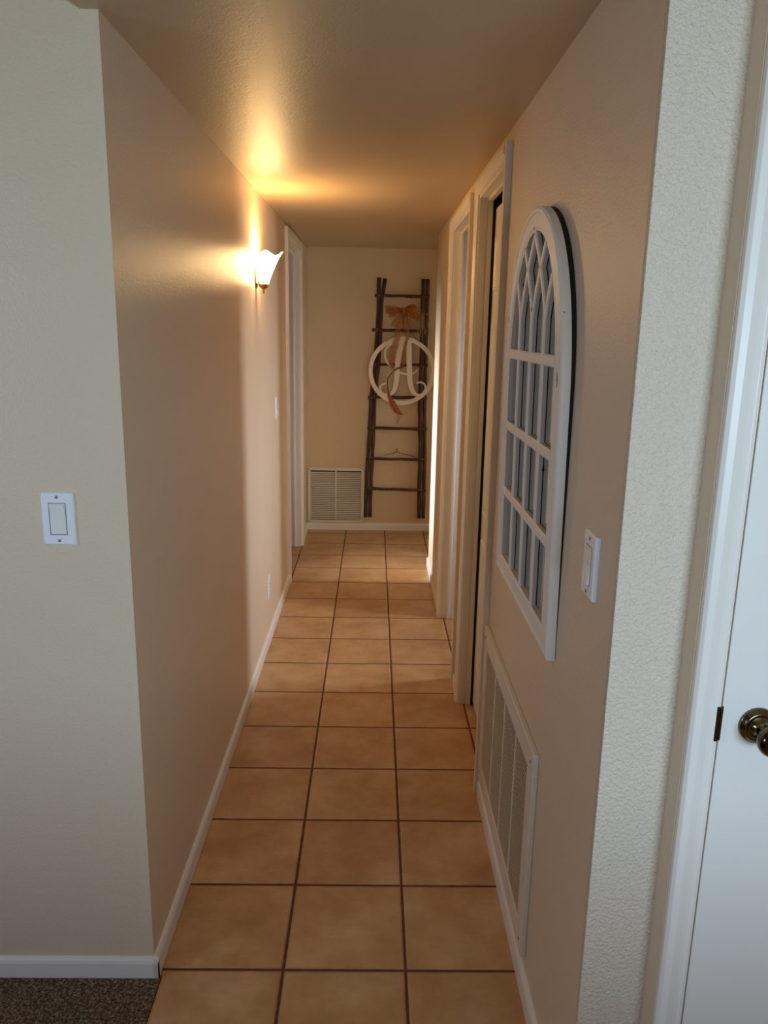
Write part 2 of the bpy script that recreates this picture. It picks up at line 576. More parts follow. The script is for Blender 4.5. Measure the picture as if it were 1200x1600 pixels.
# white slab door at the right with its trim
bm = new_bm()
cw0, cw1 = 0.7175, 0.7625
prof = [(cw0, 0), (cw0, 0.010), (cw0 + 0.005, 0.0155), (cw0 + 0.016, 0.0165), (cw0 + 0.030, 0.012), (cw0 + 0.037, 0.011), (cw0 + 0.040, 0.0125), (cw1, 0.011), (cw1, 0)]
add_prism(bm, prof, lambda u, v, s: Vector((u, DY - v, s)), 0, 2.13)
prof2 = [(DRX1 + DRX0 - u, v) for u, v in prof]
add_prism(bm, prof2, lambda u, v, s: Vector((u, DY - v, s)), 0, 2.13)
add_box(bm, cw1, DRX1 + DRX0 - cw1, DY - 0.0125, DY, 2.088, 2.13)
t4 = struct(obj('trim_4', bm, TRIM, bevel=0.001))
jb = boxes('jamb', TRIM, [(cw1, cw1 + 0.0018, DY - 0.009, RY0 + 0.07, 0, 2.088)], 0, t4)
d2 = struct(boxes('door_2', DOORP, [(DRX0 + 0.0012, DRX1 - 0.002, DY - 0.0085, DY + 0.027, 0.012, 2.084)], 0.0012),
            'plain white slab door at the far right with a brass knob', 'door')
bm = new_bm()
c = Vector((0.8262, 0, 0.982))
rose = [(0.0, 0.001), (0.0295, 0.001), (0.0305, 0.003), (0.0295, 0.0055), (0.0265, 0.0065), (0.0250, 0.0105), (0.0215, 0.0125), (0.0195, 0.0095),
        (0.0165, 0.010), (0.0140, 0.014), (0.0105, 0.017), (0.0095, 0.021)]
neck = [(0.0100, 0.021), (0.0085, 0.026), (0.0090, 0.032), (0.0120, 0.035)]
ball = [(0.0120, 0.035), (0.0170, 0.037), (0.0215, 0.042), (0.0245, 0.049), (0.0250, 0.056), (0.0225, 0.063), (0.017, 0.068), (0.009, 0.0705), (0, 0.071)]
fk = lambda a, b, t: Vector((c.x + a, DY - 0.0085 - t, c.z + b))
hd = bpy.data.objects.new('door_handle', None)
hd.location = (c.x, DY - 0.0085, c.z)
COL.objects.link(hd)
hd.parent = d2
add_lathe(bm, rose + neck, fk, 48)
obj('rosette', bm, BRASS, hd, smooth=True)
bm = new_bm()
add_lathe(bm, ball, fk, 40)
obj('knob', bm, KNOBM, hd, smooth=True)
# strike plate lip at the gap
bm = new_bm()
add_box(bm, 0.7575, 0.7628, DY - 0.0145, DY - 0.009, 0.955, 1.014)
add_box(bm, 0.7672, 0.7692, DY - 0.0098, DY - 0.008, 0.955, 1.014)
lp = obj('strike_plate', bm, DARKM, t4, 0.0008)
bm = new_bm()
add_tube(bm, [(0.7650, DY - 0.0125, 0.957), (0.7650, DY - 0.0125, 1.012)], 0.0016, 8)
obj('latch_edge', bm, BRASS, t4)

# ---------------------------------------------------------------- switches and outlet
def wall_plate(name, label, cat, origin, right, out, w=0.071, h=0.116, t=0.006, kind='rocker', lean=1):
    """origin = plate centre on the wall; right, out unit vectors"""
    O, R_, U, D_ = Vector(origin), Vector(right), Vector((0, 0, 1)), Vector(out)
    root = thing(name, label, cat, origin, 'light switches on the walls' if kind == 'rocker' else None)
    F = lambda a, b, d: O + R_ * a + U * b + D_ * d
    bm = new_bm()
    def slab(bm, w, h, d0, d1, ch):
        A = [(-w / 2, -h / 2), (w / 2, -h / 2), (w / 2, h / 2), (-w / 2, h / 2)]
        B = [(-w / 2 + ch, -h / 2 + ch), (w / 2 - ch, -h / 2 + ch), (w / 2 - ch, h / 2 - ch), (-w / 2 + ch, h / 2 - ch)]
        rs = [[bm.verts.new(F(a, b, d)) for a, b in q_] for q_, d in ((A, d0), (A, d1 - ch), (B, d1))]
        for p_, q_ in zip(rs, rs[1:]):
            for k in range(4):
                bm.faces.new((p_[k], p_[(k + 1) % 4], q_[(k + 1) % 4], q_[k]))
        bm.faces.new(rs[0][::-1])
        bm.faces.new(rs[-1])
    slab(bm, w, h, 0.0, t, 0.0025)
    obj('plate', bm, PLATE, root, 0.0006)
    if kind == 'rocker':
        fr = new_bm()
        rw, rh = 0.034, 0.068
        for a0, a1, b0, b1 in ((-rw / 2 - .0015, -rw / 2, -rh / 2 - .0015, rh / 2 + .0015), (rw / 2, rw / 2 + .0015, -rh / 2 - .0015, rh / 2 + .0015),
                               (-rw / 2, rw / 2, rh / 2, rh / 2 + .0015), (-rw / 2, rw / 2, -rh / 2 - .0015, -rh / 2)):
            vs = [fr.verts.new(F(a, b, d)) for d in (t - 0.001, t + 0.0004) for a, b in ((a0, b0), (a1, b0), (a1, b1), (a0, b1))]
            for f in ((3, 2, 1, 0), (4, 5, 6, 7), (0, 1, 5, 4), (1, 2, 6, 5), (2, 3, 7, 6), (3, 0, 4, 7)):
                fr.faces.new([vs[i] for i in f])
        obj('rocker_surround', fr, SCREW, root)
        rk = new_bm()
        prof = [(-rh / 2 + .001, 0.001), (-rh / 2 + .001, t + 0.0045 * (lean > 0) + 0.001), (0, t + 0.0012), (rh / 2 - .001, t + 0.001 + 0.0045 * (lean < 0)), (rh / 2 - .001, 0.001)]
        add_prism(rk, prof, lambda v, d, s: F(s, v, d), -rw / 2 + .0012, rw / 2 - .0012)
        obj('rocker', rk, ROCK, root, 0.0007)
    else:
        for dz in (0.0195, -0.0195):
            rk = new_bm()
            add_lathe(rk, [(0.0165, 0.001), (0.0165, t + 0.0015), (0.0155, t + 0.002), (0, t + 0.002)], lambda a, b, d: F(a, max(-0.0135, min(0.0135, b)) + dz, d), 32)
            s = obj('socket', rk, ROCK, root)
            sl = new_bm()
            for a in (-0.006, 0.006):
                vs = [F(a - .001, dz - .001, t + .0021), F(a + .001, dz - .001, t + .0021), F(a + .001, dz + .007, t + .0021), F(a - .001, dz + .007, t + .0021)]
                sl.faces.new([sl.verts.new(v) for v in vs])
            obj('slot', sl, MBACK, s)
    for dz in ((h / 2 - .010, -h / 2 + .010) if kind == 'rocker' else (0,)):
        sc = new_bm()
        add_lathe(sc, [(0.0034, t - .001), (0.0034, t + 0.0006), (0.0024, t + 0.0013), (0, t + 0.0014)], lambda a, b, d: F(a, b + dz, d), 16)
        obj('screw', sc, SCREW, root, smooth=True)
    return root
wall_plate('light_switch', 'white rocker light switch on the living room wall left of the hallway', 'light switch', (-0.4665, YF, 1.176), (1, 0, 0), (0, -1, 0), lean=-1)
wall_plate('light_switch', 'white rocker light switch on the right wall near the corner, beside the arched mirror', 'light switch', (XR, -0.343, 1.186), (0, -1, 0), (-1, 0, 0), t=0.009, lean=1)
wall_plate('light_switch', 'small white light switch far down the left wall beyond the glowing sconce', 'light switch', (XL, 2.56, 1.165), (0, 1, 0), (1, 0, 0))
wall_plate('power_outlet', 'white duplex power outlet low on the left hallway wall', 'outlet', (XL, 2.150, 0.287), (0, 1, 0), (1, 0, 0), kind='outlet', t=0.005)

# ---------------------------------------------------------------- return air grilles
def grille(name, label, O, R_, D_, w, h, cols, border, pitch, depth=0.012, bar=0.014, ang=0.006):
    O, R_, U, D_ = Vector(O), Vector(R_), Vector((0, 0, 1)), Vector(D_)
    F = lambda a, b, d: O + R_ * a + U * b + D_ * d
    root = thing(name, label, 'air vent', O, 'return air vents low on the walls')
    fr = new_bm()
    def bx(bm, a0, a1, b0, b1, d0, d1):
        vs = [bm.verts.new(F(a, b, d)) for d in (d0, d1) for a, b in ((a0, b0), (a1, b0), (a1, b1), (a0, b1))]
        for f in ((3, 2, 1, 0), (4, 5, 6, 7), (0, 1, 5, 4), (1, 2, 6, 5), (2, 3, 7, 6), (3, 0, 4, 7)):
            bm.faces.new([vs[i] for i in f])
    bx(fr, 0, w, 0, border, 0, depth)
    bx(fr, 0, w, h - border, h, 0, depth)
    bx(fr, 0, border, border, h - border, 0, depth)
    bx(fr, w - border, w, border, h - border, 0, depth)
    obj('frame', fr, GRILLE, root, 0.0025)
    bk = new_bm()
    bx(bk, border * .6, w - border * .6, border * .6, h - border * .6, 0.0002, 0.0012)
    obj('backing', bk, DUCT if cols == 4 else PAINTED_DARK, root)
    iw = (w - 2 * border - bar * (cols - 1)) / cols
    for c_ in range(cols):
        a0 = border + c_ * (iw + bar)
        if c_:
            mb = new_bm()
            bx(mb, a0 - bar, a0, border, h - border, 0.002, depth - 0.0035)
            obj('mullion', mb, GRILLE, root, 0.001)
        lv = new_bm()
        b = border + pitch * 0.3
        while b < h - border - pitch * 0.5:
            pts = [(b - ang * .5 + pitch * .30, depth - 0.0035), (b + ang * .5 + pitch * .30, 0.0020), (b + ang * .5 + pitch * .30 + .0020, 0.0020), (b - ang * .5 + pitch * .30 + .0022, depth - 0.0030)]
            if cols == 4:
                pts = [(b + .0010, depth - 0.0030), (b + .0060, 0.0030), (b + .0072, 0.0030), (b + .0026, depth - 0.0025)][::-1]
                pts = [(2 * b + .0075 - v, d) for v, d in pts]
            # slanted blade
            add_prism(lv, pts, lambda v, d, s: F(s, v, d), a0 + (0.006 if cols == 4 else 0), a0 + iw)
            b += pitch
        o = obj('louver_panel', lv, GRILLE, root)
    for a in (border * .45, w - border * .45):
        for b in (border * .5, h - border * .5):
            sc = new_bm()
            add_lathe(sc, [(0.0045, depth - .001), (0.0045, depth + .0006), (0.003, depth + .0016), (0, depth + .0017)], lambda p_, q_, d: F(a + p_, b + q_, d), 12)
            obj('screw', sc, SCREW, root, smooth=True)
    return root
grille('return_air_grille', 'white four-column louvered air vent low on the right wall below the arched mirror',
       (XR, 0.752, 0.092), (0, -1, 0), (-1, 0, 0), 0.806, 0.548, 4, 0.062, 0.0122, depth=0.014, ang=0.0065)
grille('return_air_grille', 'white two-column louvered air vent at the foot of the end wall beside the ladder',
       (-0.311, YB, 0.058), (1, 0, 0), (0, -1, 0), 0.452, 0.450, 2, 0.024, 0.0150, depth=0.014, bar=0.010, ang=0.008)

# ---------------------------------------------------------------- arched mirror in window frame
def arched_mirror():
    yc, z0, zs = 0.220, 0.907, 1.450
    HW, RISE = 0.348, 0.411
    IW, IRISE, IZ0 = 0.277, 0.360, 0.961
    lean = 0.013
    X0 = XR
    def xf(z, d):        # d = distance of the point from the frame's front face
        return 0.579 - lean * (z - z0) + d
    root = thing('arched_mirror', 'tall arched window-pane mirror in a chipped white frame on the right wall', 'mirror', (XR, yc, z0))
    NA = 40
    def outline(hw, rise, zb, n=NA):
        # scaled so inner and outer share index order
        pts = [(yc + hw, zb), (yc + hw, zb + (zs - zb) * 0.5)]
        for i in range(n + 1):
            a = math.pi * i / n
            pts.append((yc + hw * math.cos(a), zs + rise * math.sin(a) ** 0.92 if math.sin(a) > 0 else zs))
        pts += [(yc - hw, zb + (zs - zb) * 0.5), (yc - hw, zb)]
        return pts
    out, inn = outline(HW, RISE, z0), outline(IW, IRISE, IZ0)
    o1 = outline(HW - 0.006, RISE - 0.006, z0 + 0.006)
    i1 = outline(IW + 0.008, IRISE + 0.008, IZ0 - 0.008)
    i2 = outline(IW + 0.004, IRISE + 0.004, IZ0 - 0.004)
    bm = new_bm()
    def ring(pts, d):
        return [bm.verts.new((xf(z, d), y, z)) for y, z in pts]
    o2 = outline(HW - 0.012, RISE - 0.012, z0 + 0.012)
    o3 = outline(HW - 0.015, RISE - 0.015, z0 + 0.015)
    rs = [ring(out, 0.020), ring(out, 0.003), ring(o1, 0.0), ring(o2, 0.0), ring(o3, 0.0025), ring(i1, 0.0018), ring(i2, 0.004), ring(inn, 0.005), ring(inn, 0.0175)]
    n = len(out)
    for a, b in zip(rs, rs[1:] + rs[:1]):
        for k in range(n):
            bm.faces.new((a[k], a[(k + 1) % n], b[(k + 1) % n], b[k]))
    obj('frame', bm, CHIP, root)
    # mirror glass and its backing
    gm = new_bm()
    g = outline(IW + 0.02, IRISE + 0.02, IZ0 - 0.02)
    gm.faces.new([gm.verts.new((xf(z, 0.0165), y, z)) for y, z in g])
    obj('mirror_glass', gm, MIRROR, root)
    bkm = new_bm()
    g2 = outline(HW - 0.001, RISE - 0.001, z0 + 0.004)
    add_prism(bkm, g2, lambda u, v, d: Vector((xf(v, 0.0203) if d == 0 else XR - 0.0006, u, v)), 0, 1)
    obj('backing_board', bkm, MBACK, root)
    def inside(y, z, m=0.0):
        if abs(y - yc) > IW - m:
            return False
        if z <= zs:
            return z > IZ0
        t = (z - zs) / (IRISE - m)
        return t < 1 and abs(y - yc) < (IW - m) * math.sqrt(max(0, 1 - t * t))
    # cross rails
    for zr in (1.527, 1.333, 1.148):
        b = new_bm()
        hw = IW + 0.002
        pr = [(zr - 0.0125, 0.0155), (zr - 0.0125, 0.005), (zr - 0.009, 0.002), (zr + 0.009, 0.002), (zr + 0.0125, 0.005), (zr + 0.0125, 0.0155)]
        if zr > zs:
            hw = IW * math.sqrt(1 - ((zr - zs) / IRISE) ** 2) + 0.004
        add_prism(b, pr, lambda v, d, s: Vector((xf(v, d), s, v)), yc - hw, yc + hw)
        obj('rail', b, CHIP, root)
    zspring = 1.625
    ms = [yc - 0.147, yc - 0.004, yc + 0.144]
    for ym in ms:
        b = new_bm()
        pr = [(-0.0115, 0.0152), (-0.0115, 0.006), (-0.007, 0.003), (0.007, 0.003), (0.0115, 0.006), (0.0115, 0.0152)]
        def fn(u, d, s):
            return Vector((xf(s, d), ym + u, s))
        add_prism(b, pr, fn, IZ0 - 0.002, zspring)
        obj('mullion', b, CHIP, root)
    # interlacing tracery
    starts = [yc - IW] + ms + [yc + IW]
    for i, ys in enumerate(starts):
        for sg in (-1, 1):
            if (i == 0 and sg < 0) or (i == 4 and sg > 0):
                continue
            pts = []
            t = 0.0
            while True:
                z = zspring - 0.03 + t
                y = ys + sg * 0.0735 * (max(z - 1.600, 0) / 0.128) ** 1.5
                if i in (0, 4):
                    if z < zs + 0.20:
                        t += 0.006
                        if t > 0.3:
                            break
                        continue
                if not inside(y, z, -0.004) and t > 0.03:
                    break
                pts.append((y, z))
                t += 0.006
                if t > 0.3:
                    break
            if i in (0, 4) or len(pts) < 4:
                continue
            b = new_bm()
            rings = []
            for k, (y, z) in enumerate(pts):
                p0, p1 = pts[max(k - 1, 0)], pts[min(k + 1, len(pts) - 1)]
                ty, tz = p1[0] - p0[0], p1[1] - p0[1]
                L = math.hypot(ty, tz)
                ny, nz = tz / L, -ty / L
                hwid = 0.0090
                rings.append([b.verts.new((xf(z + nz * u, d), y + ny * u, z + nz * u)) for u, d in
                              ((-hwid, 0.0152), (-hwid, 0.0065), (-hwid * .6, 0.0035), (hwid * .6, 0.0035), (hwid, 0.0065), (hwid, 0.0152))])
            for p_, q_ in zip(rings, rings[1:]):
                for k in range(6):
                    b.faces.new((p_[k], p_[(k + 1) % 6], q_[(k + 1) % 6], q_[k]))
            b.faces.new(rings[0][::-1])
            b.faces.new(rings[-1])
            obj('tracery_bar', b, CHIP, root)
    return root
arched_mirror()

# ---------------------------------------------------------------- sconce
def sconce():
    Y, Zb = 1.905, 1.762
    root = thing('wall_sconce', 'lit tulip glass wall sconce with brass cup on the left hallway wall', 'lamp', (XL, Y, Zb))
    bm = new_bm()
    add_lathe(bm, [(0, 0.001), (0.038, 0.001), (0.038, 0.004), (0.032, 0.008), (0.018, 0.011), (0, 0.012)], lambda a, b, t: Vector((XL + t, Y + a * .8, Zb + 0.035 + b * 1.25)), 32)
    obj('backplate', bm, SBRASS, root, smooth=True)
    bm = new_bm()
    add_tube(bm, [(XL + 0.008, Y, Zb + 0.03), (XL + 0.016, Y, Zb + 0.012), (XL + 0.026, Y, Zb - 0.002), (-0.284, Y, Zb - 0.006)], 0.005, 10)
    obj('arm', bm, SBRASS, root, smooth=True)
    ax = lambda t: -0.283 + 0.020 * max(0.0, t) / 0.15     # axis leans off the wall
    bm = new_bm()
    add_lathe(bm, [(0, -0.014), (0.008, -0.013), (0.016, -0.008), (0.021, -0.001), (0.0235, 0.006), (0.022, 0.008), (0, 0.007)],
              lambda a, b, t: Vector((-0.283 + a, Y + b, Zb + t)), 28)
    obj('cup', bm, SBRASS, root, smooth=True)
    bm = new_bm()
    add_lathe(bm, [(0, -0.034), (0.004, -0.032), (0.0055, -0.028), (0.004, -0.024), (0.0028, -0.022), (0.006, -0.018), (0.006, -0.015), (0.003, -0.012)],
              lambda a, b, t: Vector((-0.283 + a, Y + b, Zb + t)), 16)
    obj('finial', bm, SBRASS, root, smooth=True)
    # tulip shade: four pointed petals, real thickness
    prof = [(0.020, 0.004), (0.0225, 0.020), (0.0270, 0.040), (0.0330, 0.062), (0.0400, 0.086), (0.0470, 0.106), (0.0540, 0.122), (0.0600, 0.132)]
    seg = 64
    bm = new_bm()
    def shell(off):
        rs = []
        for i, (r, t) in enumerate(prof):
            f = i / (len(prof) - 1)
            row = []
            for k in range(seg):
                a = 2 * math.pi * k / seg
                petal = 0.5 + 0.5 * math.cos(4 * a)
                rr = (r - off) * (1 + 0.10 * f * f * (petal - 0.5) * 2)
                tt = t + (0.017 * (petal ** 1.6) - 0.006) * f ** 3
                x = ax(tt) + rr * math.cos(a)
                row.append(bm.verts.new((max(x, XL + 0.004), Y + rr * math.sin(a), Zb + tt)))
            rs.append(row)
        return rs
    A, B = shell(0.0), shell(0.003)
    for rs in (A, B):
        for p_, q_ in zip(rs, rs[1:]):
            for k in range(seg):
                bm.faces.new((p_[k], p_[(k + 1) % seg], q_[(k + 1) % seg], q_[k]))
    for k in range(seg):
        bm.faces.new((A[-1][k], A[-1][(k + 1) % seg], B[-1][(k + 1) % seg], B[-1][k]))
        bm.faces.new((A[0][k], A[0][(k + 1) % seg], B[0][(k + 1) % seg], B[0][k]))
    obj('lamp_shade', bm, SHADE, root, smooth=True)
    # bulb with its light
    bm = new_bm()
    add_lathe(bm, [(0.006, 0.008), (0.008, 0.03), (0.012, 0.050), (0.013, 0.062), (0.011, 0.075), (0.006, 0.084), (0, 0.087)], lambda a, b, t: Vector((-0.278 + a, Y + b, Zb + t)), 20)
    k = N('hot_bulb_glass')
    k.base((1, 0.9, 0.7, 1))
    k.b.inputs['Emission Color'].default_value = (1.0, 0.70, 0.36, 1)
    k.b.inputs['Emission Strength'].default_value = 30
    obj('bulb', bm, k.m, root, smooth=True)
    l = bpy.data.lights.new('bulb_light', 'POINT')
    l.energy = 4.5
    l.color = (1.0, 0.65, 0.27)
    l.shadow_soft_size = 0.02
    lo = bpy.data.objects.new('bulb_light', l)
    lo.location = (-0.258, Y, Zb + 0.120)
    COL.objects.link(lo)
sconce()

# ---------------------------------------------------------------- stick ladder on the end wall
def ladder():
    root = thing('stick_ladder', 'rustic dark stick ladder with paired rails hanging on the end wall', 'ladder', (0.39, YB, 0.112))
    rails = [[(0.235, 1.962), (0.2335, 1.84), (0.232, 1.70), (0.214, 1.32), (0.186, 1.05), (0.172, 0.70), (0.152, 0.112)],
             [(0.280, 1.956), (0.262, 1.83), (0.254, 1.70), (0.240, 1.32), (0.216, 1.05), (0.205, 0.70), (0.189, 0.112)],
             [(0.567, 1.958), (0.568, 1.7), (0.566, 1.3), (0.567, 1.05), (0.578, 0.7), (0.585, 0.109)],
             [(0.599, 1.959), (0.602, 1.7), (0.600, 1.3), (0.604, 1.05), (0.613, 0.7), (0.621, 0.110)]]
    for ri, r in enumerate(rails):
        pts = []
        for (x0, z0), (x1, z1) in zip(r, r[1:]):
            n = max(2, int(abs(z1 - z0) / 0.05))
            for k in range(n):
                f = k / n
                pts.append((x0 + (x1 - x0) * f, z0 + (z1 - z0) * f))
        pts.append(r[-1])
        P = [(x + 0.0015 * math.sin(z * 9 + ri), 4.437 + 0.001 * math.sin(z * 13 + ri * 2), z) for x, z in pts]
        bm = new_bm()
        add_tube(bm, P, [0.0138 + 0.0013 * math.sin(i * 1.7 + ri) for i in range(len(P))], 10)
        obj('rail', bm, WOOD, root, smooth=True)
    rungs = [(0.204, 1.833, 0.616, 1.830), (0.186, 1.579, 0.617, 1.576), (0.180, 1.324, 0.617, 1.322), (0.164, 1.072, 0.621, 1.076),
             (0.160, 0.835, 0.626, 0.830), (0.152, 0.592, 0.628, 0.589), (0.146, 0.352, 0.633, 0.342)]
    for i, (xa, za, xb, zb) in enumerate(rungs):
        P = [(xa + (xb - xa) * k / 12, 4.412, za + (zb - za) * k / 12 + 0.0012 * math.sin(k * 1.3 + i)) for k in range(13)]
        bm = new_bm()
        add_tube(bm, P, [0.0112 + 0.0008 * math.sin(k + i) for k in range(13)], 10)
        obj('rung', bm, WOOD, root, smooth=True)
        for s, (xc, zc) in enumerate(((xa + 0.035, za), (xb - 0.035, zb))):
            bm = new_bm()
            pts = []
            for k in range(30):
                a = k / 29 * 2 * math.pi * 2.5
                pts.append((xc - 0.012 + 0.024 * k / 29, 4.412 - 0.0122 * math.cos(a), zc + 0.0122 * math.sin(a)))
            add_tube(bm, pts, 0.0018, 5)
            obj('twine_binding', bm, BIND, root, smooth=True)
    return root
ladder()

def stroke(bm, pts, y0, y1, sub=5, wscale=1.0):
    """flat calligraphic stroke with thickness; pts = (x, z, width)"""
    P = []
    n = len(pts)
    def cr(a, b, c_, d, t):
        return 0.5 * ((2 * b) + (-a + c_) * t + (2 * a - 5 * b + 4 * c_ - d) * t * t + (-a + 3 * b - 3 * c_ + d) * t ** 3)
    for i in range(n - 1):
        q = [pts[max(i - 1, 0)], pts[i], pts[i + 1], pts[min(i + 2, n - 1)]]
        for k in range(sub):
            t = k / sub
            P.append(tuple(cr(q[0][j], q[1][j], q[2][j], q[3][j], t) for j in range(3)))
    P.append(pts[-1])
    rings = []
    for i, (x, z, w_) in enumerate(P):
        a, b = P[max(i - 1, 0)], P[min(i + 1, len(P) - 1)]
        tx, tz = b[0] - a[0], b[1] - a[1]
        L = math.hypot(tx, tz) or 1
        nx, nz = tz / L, -tx / L
        h = w_ * wscale / 2
        rings.append([bm.verts.new((x + nx * s * h, yy, z + nz * s * h)) for s, yy in ((-1, y0), (1, y0), (1, y1), (-1, y1))])
    for a, b in zip(rings, rings[1:]):
        for k in range(4):
            bm.faces.new((a[k], a[(k + 1) % 4], b[(k + 1) % 4], b[k]))
    bm.faces.new(rings[0][::-1])
    bm.faces.new(rings[-1])

def monogram():
    cx, cz, R1, R0 = 0.4205, 1.2765, 0.2570, 0.2250
    y0, y1 = 4.380, 4.390
    root = thing('monogram_wreath', 'round cream wooden monogram sign with a script letter A hanging on the stick ladder', 'monogram sign', (cx, y1, cz - R1))
    bm = new_bm()
    S = 96
    rs = []
    for r, y in ((R1, y1), (R1, y0), (R0, y0), (R0, y1)):
        rs.append([bm.verts.new((cx + r * math.cos(2 * math.pi * k / S), y, cz + r * math.sin(2 * math.pi * k / S))) for k in range(S)])
    for a, b in zip(rs, rs[1:] + rs[:1]):
        for k in range(S):
            bm.faces.new((a[k], a[(k + 1) % S], b[(k + 1) % S], b[k]))
    obj('ring', bm, RINGM, root, 0.0012)
    strokes = [[(0.424, 1.52, 0.034), (0.405, 1.448, 0.0376), (0.389, 1.362, 0.0414), (0.384, 1.275, 0.0395), (0.378, 1.195, 0.0376), (0.365, 1.135, 0.030), (0.337, 1.102, 0.021),
                (0.301, 1.095, 0.018), (0.271, 1.108, 0.0166), (0.254, 1.138, 0.015), (0.266, 1.168, 0.0135), (0.303, 1.183, 0.0105)],
               [(0.467, 1.521, 0.0376), (0.47, 1.478, 0.0376), (0.472, 1.385, 0.0391), (0.478, 1.277, 0.0421), (0.485, 1.19, 0.0376), (0.507, 1.124, 0.0339),
                (0.541, 1.096, 0.0226), (0.581, 1.105, 0.0188), (0.603, 1.144, 0.015), (0.594, 1.181, 0.0135), (0.564, 1.195, 0.012), (0.533, 1.187, 0.0105)],
               [(0.424, 1.495, 0.0256), (0.366, 1.487, 0.0196), (0.316, 1.464, 0.0181), (0.289, 1.425, 0.0166), (0.29, 1.375, 0.015), (0.311, 1.332, 0.0135), (0.348, 1.314, 0.009)],
               [(0.313, 1.241, 0.009), (0.334, 1.264, 0.0098), (0.378, 1.272, 0.0113), (0.43, 1.258, 0.0128), (0.482, 1.252, 0.0128), (0.518, 1.267, 0.0105), (0.538, 1.292, 0.0075)]]
    bm = new_bm()
    for i, s in enumerate(strokes):
        e = 0.0002 * i
        stroke(bm, s, y0 - 0.0003 - e, y1 - e)
    obj('letter', bm, RINGM, root)
    # hanging wire loop over the second rung
    bm = new_bm()
    add_tube(bm, [(0.30, 4.382, 1.498), (0.36, 4.388, 1.545), (0.412, 4.392, 1.592), (0.418, 4.40, 1.600), (0.424, 4.392, 1.592), (0.50, 4.388, 1.55), (0.545, 4.382, 1.50)], 0.0014, 6)
    obj('hanging_wire', bm, WIRE, root)
    for hx in (0.300, 0.545):
        bm = new_bm()
        zz = 1.497
        add_tube(bm, [(hx, 4.380, zz - 0.006), (hx - 0.004, 4.377, zz), (hx, 4.376, zz + 0.006), (hx + 0.004, 4.379, zz + 0.001)], 0.0014, 6)
        obj('wire_tie', bm, WIRE, root)
monogram()

def ribbon(bm, pts, fold=0.25, th=0.0006, sub=6, phase=0.0, rip=0.004):
    """pts = (x, y, z, width): crumpled sheer ribbon with thickness"""
    P = []
    n = len(pts)
    def cr(a, b, c_, d, t):
        return 0.5 * ((2 * b) + (-a + c_) * t + (2 * a - 5 * b + 4 * c_ - d) * t * t + (-a + 3 * b - 3 * c_ + d) * t ** 3)
    for i in range(n - 1):
        q = [pts[max(i - 1, 0)], pts[i], pts[i + 1], pts[min(i + 2, n - 1)]]
        for k in range(sub):
            P.append(tuple(cr(q[0][j], q[1][j], q[2][j], q[3][j], k / sub) for j in range(4)))
    P.append(pts[-1])
    M = 9
    fr, bk = [], []
    for i, (x, y, z, w_) in enumerate(P):
        a, b = P[max(i - 1, 0)], P[min(i + 1, len(P) - 1)]
        tx, tz = b[0] - a[0], b[2] - a[2]
        L = math.hypot(tx, tz) or 1
        nx, nz = tz / L, -tx / L
        r1, r2 = [], []
        for m in range(M):
            s = m / (M - 1) * 2 - 1
            dy = rip * math.sin(s * 7 + i * 0.35 + phase)
            v = Vector((x + nx * s * w_ / 2, y + dy, z + nz * s * w_ / 2))
            r1.append(bm.verts.new(v))
            r2.append(bm.verts.new(v + Vector((0, th, 0))))
        fr.append(r1)
        bk.append(r2)
    for g in (fr, bk):
        for a, b in zip(g, g[1:]):
            for m in range(M - 1):
                bm.faces.new((a[m], a[m + 1], b[m + 1], b[m]))
    for a, b, c_, d in zip(fr, fr[1:], bk, bk[1:]):
        bm.faces.new((a[0], b[0], d[0], c_[0]))
        bm.faces.new((a[-1], b[-1], d[-1], c_[-1]))
    bm.faces.new(fr[0] + bk[0][::-1])
    bm.faces.new(fr[-1] + bk[-1][::-1])

